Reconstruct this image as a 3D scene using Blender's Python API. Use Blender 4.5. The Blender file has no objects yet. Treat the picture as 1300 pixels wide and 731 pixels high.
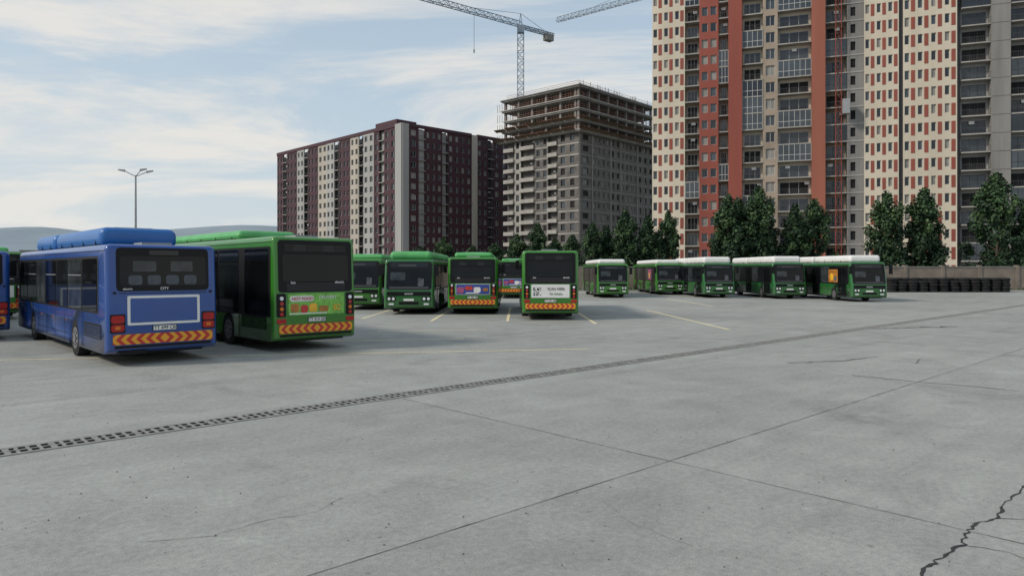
import bpy, bmesh, math, random
from math import radians, sin, cos, pi, sqrt
from mathutils import Vector, Matrix
random.seed(7)
S = bpy.context.scene
S.view_settings.view_transform = 'Standard'
S.view_settings.look = 'None'
S.view_settings.exposure = 0

# ---------------------------------------------------------------- materials
def mat(name, col, rough=0.7, metal=0.0, nscale=2.0, namt=0.15, bump=0.0, bscale=20, coat=0.0, spec=0.5,
        dust=None, streak=False, alpha=None):
    m = bpy.data.materials.new(name); m.use_nodes = True
    nt = m.node_tree; N = nt.nodes; Lk = nt.links
    b = N['Principled BSDF']
    b.inputs['Roughness'].default_value = rough
    b.inputs['Metallic'].default_value = metal
    b.inputs['Specular IOR Level'].default_value = spec
    b.inputs['Coat Weight'].default_value = coat
    b.inputs['Coat Roughness'].default_value = 0.06
    tc = N.new('ShaderNodeTexCoord')
    src = tc.outputs['Object']
    if streak:
        mp = N.new('ShaderNodeMapping'); mp.inputs['Scale'].default_value = (1, 1, 0.12)
        Lk.new(src, mp.inputs['Vector']); nsrc = mp.outputs['Vector']
    else:
        nsrc = src
    n = N.new('ShaderNodeTexNoise'); n.inputs['Scale'].default_value = nscale
    n.inputs['Detail'].default_value = 6; n.inputs['Roughness'].default_value = 0.6
    Lk.new(nsrc, n.inputs['Vector'])
    mr = N.new('ShaderNodeMapRange'); mr.inputs[1].default_value = 0.3; mr.inputs[2].default_value = 0.7
    mr.inputs[3].default_value = 1 - namt; mr.inputs[4].default_value = 1 + namt
    Lk.new(n.outputs['Fac'], mr.inputs[0])
    mx = N.new('ShaderNodeMix'); mx.data_type = 'RGBA'; mx.blend_type = 'MULTIPLY'; mx.inputs[0].default_value = 1
    mx.inputs[6].default_value = (*col, 1)
    Lk.new(mr.outputs[0], mx.inputs[7])
    out = mx.outputs[2]
    if dust:
        sp = N.new('ShaderNodeSeparateXYZ'); Lk.new(src, sp.inputs[0])
        dz = N.new('ShaderNodeMapRange'); dz.inputs[1].default_value = 0.3; dz.inputs[2].default_value = 1.1
        dz.inputs[3].default_value = 0.40; dz.inputs[4].default_value = 0.02
        Lk.new(sp.outputs[2], dz.inputs[0])
        n3 = N.new('ShaderNodeTexNoise'); n3.inputs['Scale'].default_value = 3.5; n3.inputs['Detail'].default_value = 8
        Lk.new(src, n3.inputs['Vector'])
        mu = N.new('ShaderNodeMath'); mu.operation = 'MULTIPLY'
        Lk.new(dz.outputs[0], mu.inputs[0]); Lk.new(n3.outputs['Fac'], mu.inputs[1])
        m2 = N.new('ShaderNodeMix'); m2.data_type = 'RGBA'
        m2.inputs[7].default_value = (*dust, 1)
        Lk.new(out, m2.inputs[6]); Lk.new(mu.outputs[0], m2.inputs[0])
        out = m2.outputs[2]
        rr = N.new('ShaderNodeMapRange'); rr.inputs[3].default_value = rough; rr.inputs[4].default_value = rough + 0.5
        Lk.new(mu.outputs[0], rr.inputs[0]); Lk.new(rr.outputs[0], b.inputs['Roughness'])
    Lk.new(out, b.inputs['Base Color'])
    if bump > 0:
        n2 = N.new('ShaderNodeTexNoise'); n2.inputs['Scale'].default_value = bscale; n2.inputs['Detail'].default_value = 5
        Lk.new(src, n2.inputs['Vector'])
        bp = N.new('ShaderNodeBump'); bp.inputs['Strength'].default_value = bump; bp.inputs['Distance'].default_value = 0.02
        Lk.new(n2.outputs['Fac'], bp.inputs['Height']); Lk.new(bp.outputs[0], b.inputs['Normal'])
    return m

DUST = (0.16, 0.15, 0.13)
M = {}
M['blue'] = mat('blue_paint', (0.008, 0.060, 0.27), 0.26, coat=0.4, nscale=1.2, namt=0.08, dust=DUST)
M['bluelt'] = mat('light_blue_paint', (0.008, 0.12, 0.38), 0.42, nscale=1.2, namt=0.12, coat=0.2)
M['green'] = mat('green_paint', (0.032, 0.190, 0.014), 0.24, coat=0.4, nscale=1.2, namt=0.08, dust=DUST)
M['greenlt'] = mat('pale_green_paint', (0.09, 0.38, 0.12), 0.5, nscale=1.5, namt=0.15, coat=0.1)
M['dgreen'] = mat('dark_green_paint', (0.016, 0.125, 0.026), 0.26, coat=0.4, nscale=1.2, namt=0.08, dust=DUST)
M['white'] = mat('white_paint', (0.72, 0.72, 0.70), 0.5, nscale=2, namt=0.08)
M['glass'] = mat('dark_glass', (0.005, 0.006, 0.007), 0.05, spec=0.26, nscale=1.0, namt=0.3)
M['glassb'] = mat('tinted_glass', (0.009, 0.012, 0.014), 0.04, spec=0.42, nscale=1.0, namt=0.4)
M['glassc'] = mat('tinted_glass_interior', (0.035, 0.042, 0.046), 0.06, spec=0.4, nscale=1.6, namt=0.6)
M['blackpl'] = mat('black_plastic', (0.006, 0.006, 0.007), 0.5, nscale=5, namt=0.2, spec=0.25)
M['rubber'] = mat('tyre_rubber', (0.014, 0.014, 0.015), 0.85, nscale=8, namt=0.3, spec=.3)
M['rim'] = mat('steel_rim', (0.24, 0.24, 0.25), 0.5, 0.6, nscale=8, namt=0.3)
M['redl'] = mat('red_lens', (0.38, 0.010, 0.010), 0.2, nscale=10, namt=0.2)
M['orangel'] = mat('amber_lens', (0.6, 0.16, 0.01), 0.2, nscale=10, namt=0.1)
M['whitel'] = mat('headlight_lens', (0.75, 0.77, 0.8), 0.1, nscale=10, namt=0.1)
M['adgreen'] = mat('ad_green', (0.18, 0.46, 0.07), 0.4, nscale=6, namt=0.35)
M['adyellow'] = mat('ad_yellow', (0.75, 0.42, 0.03), 0.4, nscale=6, namt=0.2)
M['adred'] = mat('ad_red', (0.5, 0.04, 0.03), 0.4, nscale=6, namt=0.2)
M['adblue'] = mat('ad_blue', (0.03, 0.06, 0.30), 0.4, nscale=3, namt=0.3)
M['adorange'] = mat('ad_reflection_orange', (0.40, 0.16, 0.03), 0.4, nscale=3, namt=0.4)
M['adpink'] = mat('ad_pink', (0.35, 0.08, 0.18), 0.4, nscale=6, namt=0.3)
M['grey'] = mat('grey_metal', (0.30, 0.31, 0.32), 0.5, 0.2, nscale=5, namt=0.1)
M['seat'] = mat('seat_fabric', (0.075, 0.085, 0.10), 0.8, nscale=5, namt=0.2)

def chevron():
    m = bpy.data.materials.new('hazard_chevrons'); m.use_nodes = True
    N = m.node_tree.nodes; K = m.node_tree.links; b = N['Principled BSDF']; b.inputs['Roughness'].default_value = 0.4
    tc = N.new('ShaderNodeTexCoord'); sp = N.new('ShaderNodeSeparateXYZ'); K.new(tc.outputs['Object'], sp.inputs[0])
    ab = N.new('ShaderNodeMath'); ab.operation = 'ABSOLUTE'; K.new(sp.outputs[0], ab.inputs[0])
    z0 = N.new('ShaderNodeMath'); z0.operation = 'SUBTRACT'; K.new(sp.outputs[2], z0.inputs[0]); z0.inputs[1].default_value = 0.64
    za = N.new('ShaderNodeMath'); za.operation = 'ABSOLUTE'; K.new(z0.outputs[0], za.inputs[0])
    ad = N.new('ShaderNodeMath'); ad.operation = 'ADD'; K.new(ab.outputs[0], ad.inputs[0]); K.new(za.outputs[0], ad.inputs[1])
    mu = N.new('ShaderNodeMath'); mu.operation = 'MULTIPLY'; K.new(ad.outputs[0], mu.inputs[0]); mu.inputs[1].default_value = 4.6
    fr = N.new('ShaderNodeMath'); fr.operation = 'FRACT'; K.new(mu.outputs[0], fr.inputs[0])
    gt = N.new('ShaderNodeMath'); gt.operation = 'GREATER_THAN'; K.new(fr.outputs[0], gt.inputs[0]); gt.inputs[1].default_value = 0.5
    mx = N.new('ShaderNodeMix'); mx.data_type = 'RGBA'; K.new(gt.outputs[0], mx.inputs[0])
    mx.inputs[6].default_value = (0.72, 0.33, 0.02, 1); mx.inputs[7].default_value = (0.48, 0.03, 0.02, 1)
    K.new(mx.outputs[2], b.inputs['Base Color'])
    return m
M['chev'] = chevron()

# building materials
M['purple'] = mat('purple_cladding', (0.052, 0.017, 0.026), 0.65, nscale=0.15, namt=0.15)
M['cream'] = mat('cream_render', (0.42, 0.385, 0.33), 0.85, nscale=0.2, namt=0.12, streak=True)
M['lgrey'] = mat('light_grey_render', (0.34, 0.34, 0.33), 0.85, nscale=0.2, namt=0.12, streak=True)
M['block'] = mat('grey_blockwork', (0.125, 0.118, 0.112), 0.9, nscale=0.5, namt=0.3)
M['conc'] = mat('cast_concrete', (0.22, 0.215, 0.205), 0.9, nscale=0.4, namt=0.25, streak=True)
M['conclt'] = mat('pale_concrete', (0.34, 0.33, 0.305), 0.9, nscale=0.4, namt=0.2, streak=True)
M['void'] = mat('unfinished_interior_shade', (0.016, 0.016, 0.017), 0.9, nscale=0.3, namt=0.5)  # near-black fill stands in for shade in unglazed openings
M['win1'] = mat('window_glass_dark', (0.014, 0.018, 0.024), 0.08, spec=0.6, nscale=0.3, namt=0.4)
M['win2'] = mat('window_glass_mid', (0.05, 0.06, 0.07), 0.12, spec=0.6, nscale=0.3, namt=0.4)
M['win3'] = mat('window_curtain', (0.24, 0.23, 0.21), 0.4, nscale=0.6, namt=0.3)
M['frame'] = mat('window_frame', (0.50, 0.50, 0.49), 0.5, namt=0.05)
M['dframe'] = mat('dark_frame', (0.04, 0.04, 0.045), 0.5, namt=0.05)
M['tred'] = mat('terracotta_cladding', (0.25, 0.064, 0.045), 0.8, nscale=0.25, namt=0.15, streak=True)
M['torange'] = mat('orange_terracotta', (0.29, 0.098, 0.064), 0.8, nscale=0.25, namt=0.15, streak=True)
M['tcream'] = mat('ivory_render', (0.57, 0.51, 0.41), 0.85, nscale=0.2, namt=0.12, streak=True)
M['tbeige'] = mat('beige_render', (0.32, 0.26, 0.205), 0.85, nscale=0.3, namt=0.2)
M['net'] = mat('faded_safety_net', (0.20, 0.085, 0.060), 0.8, nscale=0.6, namt=0.4)
M['steelred'] = mat('rusty_steel', (0.15, 0.065, 0.045), 0.7, namt=0.2)
M['hoist'] = mat('hoist_steel', (0.24, 0.06, 0.04), 0.6, namt=0.15)
M['plank'] = mat('formwork_timber', (0.14, 0.10, 0.065), 0.85, namt=0.3)
M['craneblue'] = mat('crane_steel', (0.20, 0.26, 0.32), 0.5, 0.1, namt=0.1)
M['wall'] = mat('perimeter_wall_render', (0.20, 0.17, 0.14), 0.9, nscale=0.8, namt=0.3, bump=0.2, bscale=5)
M['trunk'] = mat('tree_bark', (0.07, 0.055, 0.042), 0.9, nscale=4, namt=0.4)
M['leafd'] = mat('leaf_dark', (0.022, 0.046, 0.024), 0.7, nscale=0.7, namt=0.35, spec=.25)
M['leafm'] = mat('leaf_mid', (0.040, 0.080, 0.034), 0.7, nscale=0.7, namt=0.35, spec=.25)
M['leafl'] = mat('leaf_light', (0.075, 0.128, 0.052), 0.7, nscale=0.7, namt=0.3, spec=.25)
M['hill'] = mat('hazy_hillside', (0.255, 0.305, 0.345), 1.0, nscale=0.002, namt=0.12, spec=0)  # distance haze is put into the base colour
M['farb'] = mat('distant_render', (0.30, 0.31, 0.31), 0.9, nscale=0.02, namt=0.1)
M['line'] = mat('worn_road_paint', (0.74, 0.64, 0.40), 0.8, nscale=2.5, namt=0.22)
M['seam'] = mat('joint_sealant', (0.09, 0.092, 0.09), 0.9, nscale=2, namt=0.5)
M['crack'] = mat('crack_dark', (0.03, 0.03, 0.031), 0.95, nscale=6, namt=0.3)  # even near-black colour for the crack strips
M['iron'] = mat('cast_iron', (0.23, 0.232, 0.22), 0.8, 0.0, nscale=6, namt=0.35)
M['slot'] = mat('drain_shade', (0.008, 0.008, 0.008), 0.95, namt=0.2, spec=.1)
M['stone'] = mat('pebble', (0.12, 0.12, 0.115), 0.9, nscale=20, namt=0.4)

def concrete():
    m = bpy.data.materials.new('concrete_slabs'); m.use_nodes = True
    N = m.node_tree.nodes; K = m.node_tree.links; b = N['Principled BSDF']
    b.inputs['Specular IOR Level'].default_value = 0.3
    tc = N.new('ShaderNodeTexCoord')
    mp = N.new('ShaderNodeMapping'); mp.vector_type = 'TEXTURE'
    mp.inputs['Location'].default_value = (1.89, 8.52, 0); mp.inputs['Rotation'].default_value = (0, 0, radians(43))
    K.new(tc.outputs['Object'], mp.inputs['Vector'])
    def noise(s, det=8, rough=0.6, src=None, dist=0):
        n = N.new('ShaderNodeTexNoise'); n.inputs['Scale'].default_value = s; n.inputs['Detail'].default_value = det
        n.inputs['Roughness'].default_value = rough; n.inputs['Distortion'].default_value = dist
        K.new(src or mp.outputs[0], n.inputs['Vector']); return n.outputs['Fac']
    def rng(src, a, b_, c, d):
        r = N.new('ShaderNodeMapRange'); r.inputs[1].default_value = a; r.inputs[2].default_value = b_
        r.inputs[3].default_value = c; r.inputs[4].default_value = d; K.new(src, r.inputs[0]); return r.outputs[0]
    def mul(a, c):
        r = N.new('ShaderNodeMath'); r.operation = 'MULTIPLY'; K.new(a, r.inputs[0]); K.new(c, r.inputs[1]); return r.outputs[0]
    big = rng(noise(0.12, 5), 0.3, 0.7, 0.84, 1.13)
    mid = rng(noise(0.9, 8, 0.65, dist=0.6), 0.3, 0.7, 0.87, 1.11)
    fine = rng(noise(14, 6, 0.7), 0.25, 0.75, 0.76, 1.21)
    grit = rng(noise(70, 4, 0.85), 0.3, 0.7, 0.66, 1.30)
    st = rng(noise(0.35, 9, 0.7, dist=1.0), 0.56, 0.74, 1.0, 0.74)
    spots = rng(noise(5.5, 3, 0.5), 0.70, 0.76, 1.0, 0.58)
    pale = rng(noise(0.55, 9, 0.72, dist=1.4), 0.58, 0.72, 1.0, 1.18)
    mp2 = N.new('ShaderNodeMapping'); mp2.inputs['Scale'].default_value = (0.25, 3.0, 1); K.new(mp.outputs[0], mp2.inputs[0])
    stk = rng(noise(0.8, 6, 0.6, src=mp2.outputs[0]), 0.3, 0.7, 0.94, 1.06)
    mp3 = N.new('ShaderNodeMapping'); mp3.inputs['Scale'].default_value = (0.05, 1.6, 1); K.new(mp.outputs[0], mp3.inputs[0])
    trk = rng(noise(1.0, 4, 0.5, src=mp3.outputs[0], dist=.4), 0.58, 0.68, 1.0, 0.90)
    sc = N.new('ShaderNodeVectorMath'); sc.operation = 'DIVIDE'; K.new(mp.outputs[0], sc.inputs[0]); sc.inputs[1].default_value = (12, 5.93, 1)
    fl = N.new('ShaderNodeVectorMath'); fl.operation = 'FLOOR'; K.new(sc.outputs[0], fl.inputs[0])
    wn = N.new('ShaderNodeTexWhiteNoise'); K.new(fl.outputs[0], wn.inputs['Vector'])
    slab = rng(wn.outputs['Value'], 0, 1, 0.94, 1.05)
    v = mul(mul(mul(mul(mul(mul(mul(mul(mul(big, mid), fine), grit), st), spots), stk), slab), pale), trk)
    mx = N.new('ShaderNodeMix'); mx.data_type = 'RGBA'; mx.blend_type = 'MULTIPLY'; mx.inputs[0].default_value = 1
    mx.inputs[6].default_value = (0.328, 0.336, 0.316, 1); K.new(v, mx.inputs[7])
    K.new(mx.outputs[2], b.inputs['Base Color'])
    K.new(rng(noise(1.3, 6), 0.3, 0.7, 0.6, 0.85), b.inputs['Roughness'])
    bp = N.new('ShaderNodeBump'); bp.inputs['Strength'].default_value = 0.6; bp.inputs['Distance'].default_value = 0.01
    K.new(noise(30, 8, 0.75), bp.inputs['Height']); K.new(bp.outputs[0], b.inputs['Normal'])
    return m
M['yard'] = concrete()
M['ground'] = mat('dusty_ground', (0.16, 0.155, 0.13), 0.95, nscale=0.02, namt=0.3)

# ---------------------------------------------------------------- mesh builder
def empty(name, loc=(0, 0, 0), rz=0):
    o = bpy.data.objects.new(name, None); S.collection.objects.link(o)
    o.location = loc; o.rotation_euler = (0, 0, rz); o.empty_display_size = 0.5
    return o

class MB:
    def __init__(s):
        s.v = []; s.f = []; s.mi = []; s.mats = []
        s.o = (0, 0); s.d = (1, 0); s.n = (0, 1)
    def frame(s, o, d, n): s.o, s.d, s.n = o, d, n; return s
    def P(s, u, w, z): return (s.o[0] + u * s.d[0] + w * s.n[0], s.o[1] + u * s.d[1] + w * s.n[1], z)
    def m(s, k):
        if k not in s.mats: s.mats.append(k)
        return s.mats.index(k)
    def add(s, vs, fs, k):
        b = len(s.v); s.v += vs; i = s.m(k)
        for f in fs: s.f.append([b + q for q in f]); s.mi.append(i)
    def box(s, u0, u1, w0, w1, z0, z1, k):
        vs = [s.P(u, w, z) for z in (z0, z1) for (u, w) in ((u0, w0), (u1, w0), (u1, w1), (u0, w1))]
        s.add(vs, [(3, 2, 1, 0), (4, 5, 6, 7), (0, 1, 5, 4), (1, 2, 6, 5), (2, 3, 7, 6), (3, 0, 4, 7)], k)
    def quad(s, pts, k): s.add([tuple(p) for p in pts], [tuple(range(len(pts)))], k)
    def beam(s, p, q, r, k, sides=4, r2=None):
        p = Vector(p); q = Vector(q); a = (q - p).normalized()
        t = Vector((0, 0, 1)) if abs(a.z) < 0.9 else Vector((1, 0, 0))
        x = a.cross(t).normalized(); y = a.cross(x); r2 = r if r2 is None else r2
        vs = []
        for c, rr in ((p, r), (q, r2)):
            for i in range(sides):
                an = 2 * pi * (i + 0.5) / sides
                vs.append(tuple(c + x * cos(an) * rr + y * sin(an) * rr))
        fs = [(i, (i + 1) % sides, sides + (i + 1) % sides, sides + i) for i in range(sides)]
        fs += [tuple(range(sides))[::-1], tuple(range(sides, 2 * sides))]
        s.add(vs, fs, k)
    def prism(s, pts, f0, f1, k):
        a = [tuple(f0(p)) for p in pts]; b = [tuple(f1(p)) for p in pts]; n = len(pts)
        fs = [tuple(range(n)), tuple(range(n, 2 * n))[::-1]] + [(i, (i + 1) % n, n + (i + 1) % n, n + i) for i in range(n)]
        s.add(a + b, fs, k)
    def obj(s, name, parent=None, smooth=False, recalc=True, bevel=0, wn=False):
        me = bpy.data.meshes.new(name); me.from_pydata(s.v, [], s.f)
        for k in s.mats: me.materials.append(M[k])
        me.polygons.foreach_set('material_index', s.mi)
        if recalc:
            bm = bmesh.new(); bm.from_mesh(me); bmesh.ops.recalc_face_normals(bm, faces=bm.faces); bm.to_mesh(me); bm.free()
        if smooth:
            me.polygons.foreach_set('use_smooth', [True] * len(me.polygons)); me.set_sharp_from_angle(angle=radians(38))
        me.update()
        o = bpy.data.objects.new(name, me); S.collection.objects.link(o)
        if parent: o.parent = parent
        if bevel:
            mo = o.modifiers.new('Bevel', 'BEVEL'); mo.width = bevel; mo.segments = 4; mo.limit_method = 'ANGLE'
        if wn:
            o.modifiers.new('WN', 'WEIGHTED_NORMAL')
        return o

def rrect(a0, a1, b0, b1, r, n=4):
    r = min(r, (a1 - a0) / 2 - 1e-4, (b1 - b0) / 2 - 1e-4); pts = []
    for cx, cy, st in ((a1 - r, b1 - r, 0), (a0 + r, b1 - r, 90), (a0 + r, b0 + r, 180), (a1 - r, b0 + r, 270)):
        for i in range(n + 1):
            an = radians(st + 90 * i / n); pts.append((cx + r * cos(an), cy + r * sin(an)))
    return pts

def text(s, parent, loc, rot, size, k, name='lettering'):
    c = bpy.data.curves.new(name, 'FONT'); c.body = s; c.size = size; c.align_x = 'CENTER'; c.align_y = 'CENTER'
    c.extrude = 0.001; c.offset = size * 0.012; c.materials.append(M[k])
    o = bpy.data.objects.new(name, c); S.collection.objects.link(o); o.parent = parent
    o.location = loc; o.rotation_euler = rot
    return o

# ---------------------------------------------------------------- bus
def bus(loc, heading, paint='green', pod='greenlt', H=3.05, L=12.0, podh=0.28, pods=((2.2, 9.6),), rear='ad',
        ad=None, skirt=None, name='city_bus', podw=0.98, plate='TT 699 CB', sidead=None, nbig=False):
    root = empty(name, (loc[0], loc[1], 0), heading)
    W = 1.275; zb = 0.30; r = 0.56; zc = 0.48; y1, y2 = 3.3, 9.2
    pts = [(0, .42), (.25, zb)]
    for yc in (y1, y2):
        a0 = pi + math.asin((zc - zb) / r); tot = pi + 2 * math.asin((zc - zb) / r)
        for k in range(13):
            a = a0 - tot * k / 12; pts.append((yc + r * cos(a), zc + r * sin(a)))
    pts += [(L - .25, zb), (L, .42)]
    iL = len(pts) - 1
    pts += [(L, 1.2), (L - .35, H), (.1, H), (0, 1.25)]
    n = len(pts)
    bm = bmesh.new()
    va = [bm.verts.new((-W, y, z)) for y, z in pts]; vb = [bm.verts.new((W, y, z)) for y, z in pts]
    bm.faces.new(va); bm.faces.new(vb[::-1])
    for i in range(n): bm.faces.new((va[i], vb[i], vb[(i + 1) % n], va[(i + 1) % n]))
    bmesh.ops.recalc_face_normals(bm, faces=bm.faces)
    ed = []
    seq = list(range(iL, n)) + [0]
    for vs in (va, vb):
        for i in range(len(seq) - 1): ed.append(bm.edges.get((vs[seq[i]], vs[seq[i + 1]])))
    ed.append(bm.edges.get((va[iL + 2], vb[iL + 2]))); ed.append(bm.edges.get((va[iL + 3], vb[iL + 3])))
    bmesh.ops.bevel(bm, geom=ed, offset=0.14, segments=4, profile=0.5, affect='EDGES', clamp_overlap=True)
    bmesh.ops.triangulate(bm, faces=[f for f in bm.faces if len(f.verts) > 8])
    me = bpy.data.meshes.new('body'); bm.to_mesh(me); bm.free()
    me.polygons.foreach_set('use_smooth', [True] * len(me.polygons)); me.set_sharp_from_angle(angle=radians(38))
    me.materials.append(M[paint])
    o = bpy.data.objects.new('body', me); S.collection.objects.link(o); o.parent = root
    o.modifiers.new('WN', 'WEIGHTED_NORMAL')
    yr = lambda z: 0 if z < 1.25 else .1 * (z - 1.25) / (H - 1.25)
    yf = lambda z: L if z < 1.2 else L - .35 * (z - 1.2) / (H - 1.2)
    def rp(mb, x0, x1, z0, z1, k, off=.008, rad=.04, base=-0.02):
        mb.prism(rrect(x0, x1, z0, z1, rad), lambda p: (p[0], yr(p[1]) - off, p[1]), lambda p: (p[0], yr(p[1]) - base, p[1]), k)
    def fp(mb, x0, x1, z0, z1, k, off=.008, rad=.04):
        mb.prism(rrect(x0, x1, z0, z1, rad), lambda p: (p[0], yf(p[1]) + off, p[1]), lambda p: (p[0], yf(p[1]) - .02, p[1]), k)
    def sp(mb, sd, ya, yb, z0, z1, k, off=.006, rad=.05):
        mb.prism(rrect(ya, yb, z0, z1, rad), lambda p: (sd * (W + off), p[0], p[1]), lambda p: (sd * (W - .02), p[0], p[1]), k)
    # --- sides
    g = MB()
    zt = H - .34 if nbig else min(2.56, H - .3)
    zl = 1.02 if nbig else 1.28
    for sd in (-1, 1):
        sp(g, sd, .75 if not nbig else .22, L - .42, zl - .05, zt + .06, 'blackpl', .004, .08)
        panes = [(.85, 2.35), (2.42, 3.95), (4.02, 5.45), (5.52, 6.95), (7.02, 8.45), (8.52, 9.95), (10.02, 11.3)]
        if nbig: panes = [(.35, 2.0)] + panes[1:]
        for i, (a, b_) in enumerate(panes):
            kk = ('glass', 'glassc', 'glassb')[i % 3] if not nbig else ('glass', 'glassb')[i % 2]
            sp(g, sd, a + .02, b_ - .02, zl, zt, kk, .012, .06)
            if i in (1, 3, 5):
                g.box(sd * (W + .012) - .003, sd * (W + .012) + .006, a + .03, b_ - .03, zt - .42, zt - .40, 'grey' if rear == 'blue' else 'blackpl')
        if sd == 1:
            for yc in (2.0, 6.2, 10.55):
                sp(g, sd, yc - .66 if yc != 2.0 else 1.35, yc + .66 if yc != 2.0 else 2.65, .36, 2.5, 'blackpl', .016, .05)
                a = yc - .66 if yc != 2.0 else 1.35
                for q in (0, 1):
                    sp(g, sd, a + .05 + q * .63, a + .60 + q * .63, .5, 2.42, 'glass', .022, .05)
        else:
            sp(g, sd, .5, 2.2, .62, .98, 'blackpl', .006, .02)
            for q in range(5):
                g.box(sd * (W + .006) - .006, sd * (W + .006) + .006, .55, 2.15, .66 + q * .06, .675 + q * .06, paint)
        for yy in (2.4, 4.4, 5.6, 6.9, 8.2, 10.2):
            g.box(sd * W - .003, sd * W + .003, yy, yy + .012, .34, zl - .06, 'blackpl')
        g.box(sd * W - .004, sd * W + .004, 4.0, 8.5, .55, .565, 'blackpl')
        g.box(sd * W - .004, sd * W + .008, .2, L - .4, H - .17, H - .155, 'blackpl')
        for yy in (1.1, 4.15, 5.9, 7.6, 10.4): g.box(sd * W - .004, sd * W + .01, yy, yy + .08, .90, .94, 'orangel')
    if sidead:
        for sd in (-1, 1):
            sp(g, sd, 8.4, 9.9, 1.35, 2.3, sidead, .018, .05)
            sp(g, sd, 8.7, 9.2, 1.5, 2.0, 'adyellow', .022, .15); sp(g, sd, 9.3, 9.75, 1.45, 1.8, 'seat', .022, .1)
    g.obj('side_windows_and_doors', root)
    # --- rear
    g = MB()
    if rear == 'blue':
        rp(g, -1.06, 1.06, 1.78, H - .08, 'blackpl', .01, .10)
        rp(g, -.99, .99, 1.90, H - .28, 'glass', .018, .08)
        for q in range(4):
            rp(g, -.80 + q * .42, -.50 + q * .42, 1.93, 2.16, 'seat', .0195, .06)
        for q in range(2): rp(g, -.70 + q * .85, -.18 + q * .85, 2.25, 2.50, 'glassc', .0195, .03)  # paler patches painted on the glass for light seen through
        rp(g, -.34, .34, H - .25, H - .14, 'glassb', .02, .02)
        rp(g, -.83, .83, .97, 1.67, 'white', .014, .03); rp(g, -.765, .765, 1.03, 1.61, 'blue', .020, .02)
        for sx in (-1, 1):
            a, b_ = (sx * .88, sx * 1.20) if sx > 0 else (sx * 1.20, sx * .88)
            rp(g, a, b_, .80, 1.24, 'blackpl', .012, .03)
            rp(g, a + .02, b_ - .02, 1.03, 1.21, 'redl', .022, .05); rp(g, a + .02, b_ - .02, .83, 1.00, 'redl', .022, .05)
            rp(g, a + .1, b_ - .1, .88, .96, 'orangel', .028, .03)
            g.box(sx * 1.10 - .03, sx * 1.10 + .03, .0, .03, 1.72, 1.77, 'blackpl')
        rp(g, -1.14, 1.14, .52, .76, 'chev', .016, .02)
        rp(g, -.28, .28, .82, .95, 'blackpl', .012, .01); rp(g, -.26, .26, .83, .94, 'white', .018, .01)
        rp(g, -1.0, 1.0, 1.725, 1.74, 'blackpl', .01, .003)
        text(plate, root, (0, -.021, .885), (radians(90), 0, 0), .11, 'blackpl', 'plate_lettering')
        text('CITY', root, (0, .018, 1.835), (radians(87), 0, 0), .09, 'white', 'rear_lettering')
        text('electric', root, (-.82, .018, 1.835), (radians(87), 0, 0), .07, 'white', 'rear_lettering')
        g.box(-1.0, -.4, .05, .2, .28, .36, 'blackpl')
    else:
        zk = 1.66 if H > 3.1 else 1.60
        rp(g, -1.14, 1.14, zk, H - .10, 'blackpl', .010, .10)
        rp(g, -1.02, 1.02, zk + .30, H - .50, 'glass', .018, .06)
        rp(g, -.95, .95, H - .42, H - .22, 'glass', .018, .03)
        for sx in (-.55, .35):
            for q in range(4): rp(g, sx - .12, sx + .22, H - .40 + q * .045, H - .385 + q * .045, 'dframe', .024, .003)
        for q in range(7):
            rp(g, -.9, .9, zk + .05 + q * .032, zk + .062 + q * .032, 'dframe', .018, .003)
        for sx in (-1, 1):
            a, b_ = (sx * .90, sx * 1.22) if sx > 0 else (sx * 1.22, sx * .90)
            rp(g, a + .02, b_ - .03, .98, zk - .03, 'blackpl', .008, .05)
            for q, kk in ((0, 'redl'), (1, 'orangel'), (2, 'redl'), (3, 'whitel')):
                zc_ = 1.06 + q * .145; xc = (a + b_) / 2
                g.prism([(xc + .055 * cos(t * pi / 6), zc_ + .055 * sin(t * pi / 6)) for t in range(12)],
                        lambda p: (p[0], -.025 + yr(p[1]), p[1]), lambda p: (p[0], .01, p[1]), kk)
            rp(g, a + .03, b_ - .03, .80, .93, 'redl', .012, .02)
        rp(g, -.86, .86, 1.02, zk - .04, 'white' if ad != 'food' else 'adgreen', .014, .02)
        if ad == 'food':
            text('DELIVERY', root, (.33, -.028, 1.50), (radians(90), 0, 0), .13, 'white', 'ad_lettering')
            text('82', root, (.62, -.028, 1.20), (radians(90), 0, 0), .24, 'adyellow', 'ad_lettering')
            for (x0, x1, z0, z1, k) in ((-.82, -.1, 1.40, 1.56, 'white'), (-.8, -.55, 1.1, 1.34, 'adorange'), (-.5, -.28, 1.08, 1.3, 'adred'),
                                        (-.24, .0, 1.1, 1.34, 'adyellow'), (.06, .36, 1.1, 1.26, 'adorange'), (-.84, .3, 1.045, 1.075, 'white')):
                rp(g, x0, x1, z0, z1, k, .020, .07)
            text('HOT FOOD', root, (-.45, -.028, 1.475), (radians(90), 0, 0), .12, 'adred', 'ad_lettering')
        elif ad == 'blue':
            rp(g, -.84, .84, 1.04, zk - .06, 'adblue', .018, .02)
            for (x0, x1, z0, z1, k) in ((-.8, -.45, 1.1, 1.4, 'adpink'), (-.4, 0, 1.25, 1.45, 'adred'), (.05, .4, 1.12, 1.4, 'white'), (.5, .78, 1.2, 1.35, 'adorange'), (-.35, .3, 1.08, 1.13, 'white')):
                rp(g, x0, x1, z0, z1, k, .026, .08)
        elif ad == 'qr':
            rnd = random.Random(3)
            for i in range(8):
                for j in range(8):
                    if rnd.random() < .5 or (i in (0, 7) and j in (0, 7)):
                        rp(g, -.78 + i * .045, -.74 + i * .045, 1.12 + j * .045, 1.16 + j * .045, 'blackpl', .018, .002)
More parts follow.
